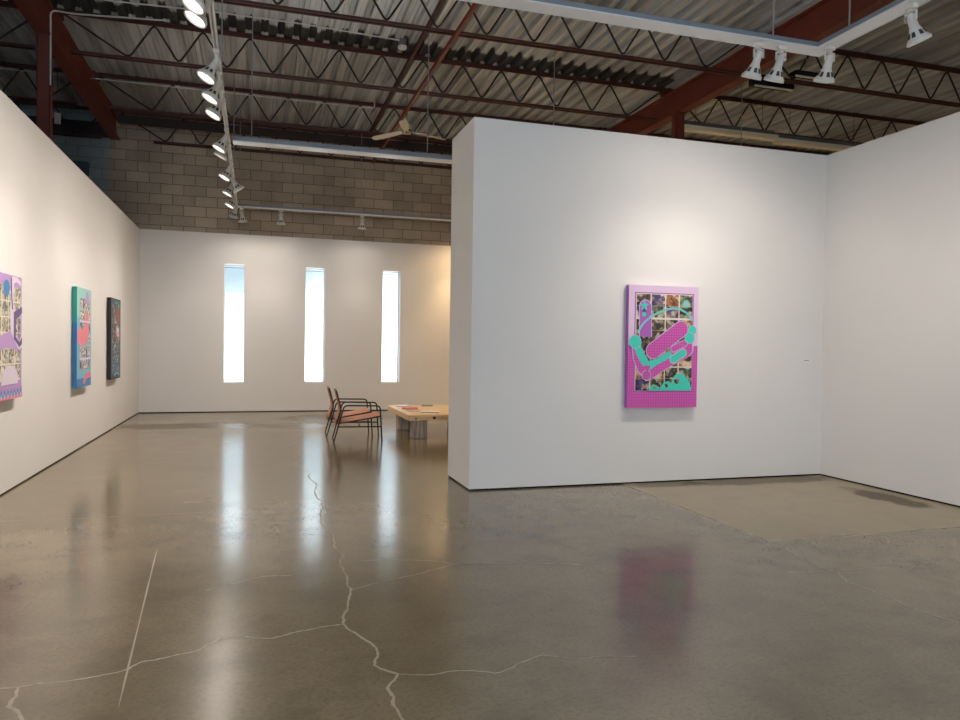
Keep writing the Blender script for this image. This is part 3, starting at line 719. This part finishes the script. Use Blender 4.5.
DL = .056
def side_art(y_near, label, fn, z=.87, kz=1.0):
    """on the left wall: local X runs toward +Y, front faces +X"""
    A = Art(.885, 1.35, DL); fn(A)
    A.q.v = [(a, b, c*kz) for a, b, c in A.q.v]; A.h *= kz
    A.done((XL+DL+.012, y_near, z), PI/2, label)
def art_blue(A):
    A.q.box((0, 0, 0), (A.w, DL, A.h), A.mi(PM['sky']))
    A.q.add([(-.0004, 0, 0), (-.0004, DL, 0), (-.0004, DL, .87), (-.0004, 0, .87)], [(0, 1, 2, 3)], A.mi(PM['blue'])); A.q.add([(-.0004, 0, .87), (-.0004, DL, .87), (-.0004, DL, 1.35), (-.0004, 0, 1.35)], [(0, 1, 2, 3)], A.mi(PM['teal']))
    A.rect(.0, .885, .95, 1.35, PM['palms']); A.rect(0, .885, 0, .3, PM['sky']); A.rect(.0, .885, .0, .12, PM['cobalt'])
    for r in range(6):
        for c in range(4): A.rect(.17+c*.16, .31+c*.16, .24+r*.165, .385+r*.165, PM['photo7' if (r+c) % 3 else 'photo4'])
    A.poly([(.03, .62), (.2, .55), (.45, .58), (.72, .7), (.7, .98), (.5, 1.08), (.5, .86), (.3, .78), (.05, .8)], PM['pink'])
    A.poly(circle(.62, 1.22, .1), PM['mauve']); A.poly([(.35, .05), (.5, .18), (.85, .2), (.8, .12), (.55, .1), (.45, .03)], PM['pink'])
    A.rect(.15, .83, .885, .91, PM['softwhite']); A.rect(.15, .83, .375, .4, PM['softwhite'])
def art_black(A):
    A.q.box((0, 0, 0), (A.w, DL, A.h), A.mi(PM['black']))
    A.rect(.02, .865, .02, 1.33, PM['darkgrey'])
    for r in range(7):
        for c in range(4): A.rect(.12+c*.17, .27+c*.17, .1+r*.165, .245+r*.165, PM[('photo6' if r < 3 else 'photo1') if (r+c) % 3 else 'photo4'])
    A.poly([(.35, 1.0), (.6, .93), (.85, 1.0), (.8, 1.18), (.55, 1.2), (.38, 1.14)], PM['brown']); A.rect(.48, .72, .72, .86, PM['softwhite']); A.rect(.56, .66, .7, .8, PM['pink'])
    for k in range(5): A.stroke([(.1+.15*k, .08), (.12+.15*k, .3)], .03, PM['cobalt'])
    A.stroke([(.3, 1.27), (.5, 1.3), (.75, 1.24)], .04, PM['teal']); A.stroke([(.25, .06), (.5, .1), (.75, .06)], .03, PM['sky'])
def art_purple(A):
    A.q.box((0, 0, 0), (A.w, DL, A.h), A.mi(PM['mauve']))
    A.q.add([(A.w+.0004, 0, 0), (A.w+.0004, DL, 0), (A.w+.0004, DL, A.h), (A.w+.0004, 0, A.h)], [(0, 1, 2, 3)], A.mi(PM['pink']))
    A.rect(.06, .84, .2, 1.22, PM['cream'])
    for r in range(6):
        for c in range(4): A.rect(.08+c*.195, .255+c*.195, .22+r*.17, .375+r*.17, PM['photo5'])
    A.poly([(.0, .5), (.4, .56), (.885, .52), (.885, .66), (.5, .74), (.0, .64)], PM['mauve'])
    A.poly([(.52, .74), (.52, 1.3), (.62, 1.3), (.62, .78), (.8, .62), (.885, .72), (.885, .56), (.78, .54)], PM['softwhite'])
    A.poly([(.62, .95), (.885, 1.02), (.885, .95), (.69, .87), (.69, .68), (.8, .62), (.885, .68), (.885, .6), (.8, .56), (.62, .66)], PM['deep'])
    A.rect(.77, .8, .66, .96, PM['deep'])
    A.poly([(.52, 1.3), (.6, 1.26), (.72, 1.29), (.84, 1.24), (.84, 1.3), (.72, 1.34), (.58, 1.34)], PM['softwhite']); A.stroke([(.54, 1.32), (.55, 1.15), (.58, .98)], .035, PM['deep'])
    A.poly(circle(.4, 1.2, .09, 16), PM['cobalt'])
    A.poly([(.25, .16), (.28, .3), (.42, .37), (.62, .36), (.74, .28), (.76, .16)], PM['softwhite'])
    A.rect(.0, .885, .0, .135, PM['mauve'])
    for k in range(9):
        x0 = -.0+k*.0985; A.poly([(x0, .02), (x0+.049, .12), (x0+.0985, .02)], PM['cobalt']); A.poly([(x0+.02, .02), (x0+.049, .075), (x0+.078, .02)], PM['softwhite'])
    A.rect(0, .885, 0, .022, PM['pink'])
side_art(7.585, 'purple patterned canvas with photo squares cut by the left picture edge', art_purple, .93, .885)
side_art(10.90, 'light blue canvas with pink shapes and blue-green sides on the left wall', art_blue)
side_art(13.33, 'black-edged dark canvas, the farthest on the left wall', art_black)

# small wall label by the pink canvas
wl = empty('wall_label', (6.335, YP, 1.36))
box('holder', (-.06, -.006, 0), (.06, 0, .05), M['card_white'], wl); box('printed_line', (-.03, -.0075, .026), (.035, -.006, .032), M['print_dark'], wl)
tag(wl, 'tiny white wall label on the partition near the right corner', 'wall label')

# ------------------------------------------------------------------ lounge chairs
def chair():
    t = empty('lounge_chair', (0, 0, 0)); W = .68; r = .0115
    # local: x forward, y across, origin at the near rear foot
    for y in (0, W):
        q = MB(); q.tube(fillet([(0, y, 0), (.155, y, .572), (.70, y, .565), (.735, y, 0)], .06), r, 8); q.build('side_frame', M['black_tube'], t)
        q = MB(); q.tube([(.064, y, .245), (.72, y, .245)], r*.9, 8); q.build('side_rail', M['black_tube'], t)
        s = .03 if y == 0 else W-.03
        q = MB(); q.tube(fillet([(.035, s, .27), (.115, s, .50), (.04, s, .79)], .08), r*.85, 8)
        q.tube([(.06, s, .29), (.715, s, .40)], r*.85, 8); q.build('seat_frame', M['black_tube'], t)
    q = MB()
    for x, z in ((.71, .40), (.07, .275), (.40, .245)): q.tube([(x, .0, z), (x, W, z)], r*.85, 8)
    q.tube([(.04, .03, .785), (.04, W-.03, .785)], r*.85, 8)
    q.build('cross_bar', M['black_tube'], t)
    def sling(name, pr, sag):
        q = MB(); ny = 8; vs = []; th = .006
        for i, (x, z) in enumerate(pr):
            for j in range(ny+1):
                v = j/ny; s = sag[i]*4*v*(1-v); vs.append((x-s*.3 if name == 'back_sling' else x, .012+v*(W-.024), z-(s if name != 'back_sling' else 0)))
        n = len(pr); fs = [(i*(ny+1)+j, i*(ny+1)+j+1, (i+1)*(ny+1)+j+1, (i+1)*(ny+1)+j) for i in range(n-1) for j in range(ny)]
        q.add(vs, fs, 0, True); o = q.build(name, M['leather'], t)
        m = o.modifiers.new('thickness', 'SOLIDIFY'); m.thickness = th; m.offset = 0; return o
    sling('seat_sling', [(.05, .305), (.2, .325), (.4, .36), (.6, .395), (.705, .418), (.725, .405), (.722, .38)], [.01, .035, .04, .03, .012, .008, .004])
    sling('back_sling', [(.012, .27), (.052, .38), (.094, .50), (.084, .575), (.057, .67), (.03, .755), (.02, .80), (.008, .79)], [.0, .04, .06, .06, .05, .03, .01, 0])
    q = MB()
    for s in (.03, W-.03):
        for k in range(5):
            z = .54+.045*k; x = .113-(z-.5)*.25; q.box((x-.014, s-.02, z), (x+.014, s+.02, z+.006))
    q.build('lacing', M['leather_dark'], t)
    return t
c1 = chair(); ang = math.radians(-4.5)
c1.location = (1.165, 11.36, 0); c1.rotation_euler = (0, 0, ang)
tag(c1, 'tan leather sling chair with black tube frame, nearer of the two', 'lounge chair', 'leather lounge chairs')
c2 = copy_tree(c1); off = Vector((-math.sin(ang), math.cos(ang), 0))*.735
c2.location = c1.location + off + Vector((-.095, 0, 0)); c2.rotation_euler = (0, 0, ang+.02)
tag(c2, 'tan leather sling chair with black tube frame, further from the camera', 'lounge chair', 'leather lounge chairs')

# ------------------------------------------------------------------ low table and printed matter
tb = empty('coffee_table', (2.34, 11.46, 0))
box('tabletop', (0, 0, .31), (1.42, 1.95, .4), M['pine'], tb, .006)
q = MB()
for x, z, w in ((.12, .345, .03), (.42, .35, .05), (.55, .352, .018), (.62, .33, .02), (.9, .36, .03)): q.lathe([(0, 0), (w*.5, 0)], 10, mtx=Matrix.Translation((x, -.0006, z)) @ Matrix.Rotation(PI/2, 4, 'X'))
q.build('wood_knot', M['leather_dark'], tb)
for x in (.11, .86+.2):
    for y in (.17, 1.4):
        q = MB(); q.box((x, y, .006), (x+.105, y+.24, .31)); q.box((x+.11, y+.005, .006), (x+.235, y+.235, .31)); q.box((x+.02, y+.02, 0), (x+.215, y+.22, .006))
        q.build('leg', M['weathered'], tb, .004)
tag(tb, 'low pale pine coffee table on chunky weathered block legs', 'coffee table')
def book(loc, rz, w, d_, h, cover, page, label, name='booklet', cat='booklet'):
    t = empty(name, loc, rz)
    q = MB(); q.box((-w/2, -d_/2, 0), (w/2, d_/2, .0025)); q.box((-w/2, -d_/2, h-.0025), (w/2, d_/2, h)); q.box((-w/2, -d_/2, .0025), (-w/2+.003, d_/2, h-.0025)); q.build('cover', cover, t)
    box('pages', (-w/2+.003, -d_/2+.004, .0025), (w/2-.004, d_/2-.004, h-.0025), page, t)
    tag(t, label, cat, 'booklets on the coffee table')
book((2.57, 13.22, .4), .12, .26, .3, .012, M['print_white'], M['print_dark'], 'white booklet with dark edge at the far left table corner')
book((2.60, 12.62, .4), -.2, .28, .36, .012, M['print_red'], M['print_white'], 'red booklet lying on the coffee table')
book((2.58, 12.2, .4), .1, .2, .26, .01, M['print_pink'], M['print_white'], 'small pinkish leaflet in front of the red booklet', 'leaflet', 'leaflet')
book((2.80, 11.94, .4), -.25, .3, .24, .015, M['print_white'], M['print_olive'], 'open white booklet nearest the front table edge')
book((3.04, 13.2, .4), -.25, .2, .28, .012, M['print_olive'], M['print_white'], 'olive green booklet at the back of the coffee table')

# ------------------------------------------------------------------ daylight
w = bpy.data.worlds.new('sky'); bpy.context.scene.world = w; w.use_nodes = True; nt = w.node_tree; nt.nodes.clear()
tc = N(nt, 'TexCoord'); sx = N(nt, 'SeparateXYZ'); nt.links.new(tc.outputs['Generated'], sx.inputs[0])
n = N(nt, 'TexNoise'); n.inputs['Scale'].default_value = 9; n.inputs['Detail'].default_value = 3; nt.links.new(tc.outputs['Generated'], n.inputs['Vector'])
k = math_node(nt, 'ADD', sx.outputs['Z'], math_node(nt, 'MULTIPLY', math_node(nt, 'SUBTRACT', n.outputs['Fac'], .5), .08))
k = math_node(nt, 'SUBTRACT', k, math_node(nt, 'MULTIPLY', sx.outputs['X'], .35))
col = mix(nt, sstep(nt, k, -.1, .095), (.95, .99, 1.0, 1), (.125, .163, .185, 1))
col = mix(nt, sstep(nt, sx.outputs['Z'], .13, .24), col, (.56, .64, .70, 1))
bg = N(nt, 'Background'); nt.links.new(col, bg.inputs['Color']); bg.inputs['Strength'].default_value = 5.3
nt.links.new(bg.outputs[0], N(nt, 'OutputWorld').inputs[0])
def area(name, loc, rot, sx_, sy_, e, col):
    L = bpy.data.lights.new(name, 'AREA'); L.shape = 'RECTANGLE'; L.size = sx_; L.size_y = sy_; L.energy = e; L.color = col
    o = bpy.data.objects.new(name, L); C.objects.link(o); o.location = loc; o.rotation_euler = rot; return o
# daylight through an unseen opening added behind the camera, and through the three slits
area('unseen_window_daylight', ((front[0]+front[1])/2, YF-.25, (front[2]+front[3])/2), (PI/2, 0, 0), front[1]-front[0], front[3]-front[2], 290, (.58, .76, 1.0))
# ------------------------------------------------------------------ camera
cam = bpy.data.cameras.new('camera'); co = bpy.data.objects.new('camera', cam); C.objects.link(co)
yaw, pitch, roll, f = .2971, -.0181, .0143, 737.62
fwd = Vector((math.sin(yaw)*math.cos(pitch), math.cos(yaw)*math.cos(pitch), math.sin(pitch)))
right = Vector((math.cos(yaw), -math.sin(yaw), 0)); up = right.cross(fwd)
r2 = math.cos(roll)*right + math.sin(roll)*up; u2 = -math.sin(roll)*right + math.cos(roll)*up
mw = Matrix((r2, u2, -fwd)).transposed().to_4x4(); mw.translation = (0, 0, 1.5)
co.matrix_world = mw
cam.sensor_fit = 'HORIZONTAL'; cam.sensor_width = 36; cam.lens = f/960*36; cam.clip_start = .05
bpy.context.scene.camera = co
vs_ = bpy.context.scene.view_settings
vs_.view_transform = 'Standard'; vs_.look = 'None'; vs_.gamma = 1; vs_.use_curve_mapping = False; vs_.exposure = .05
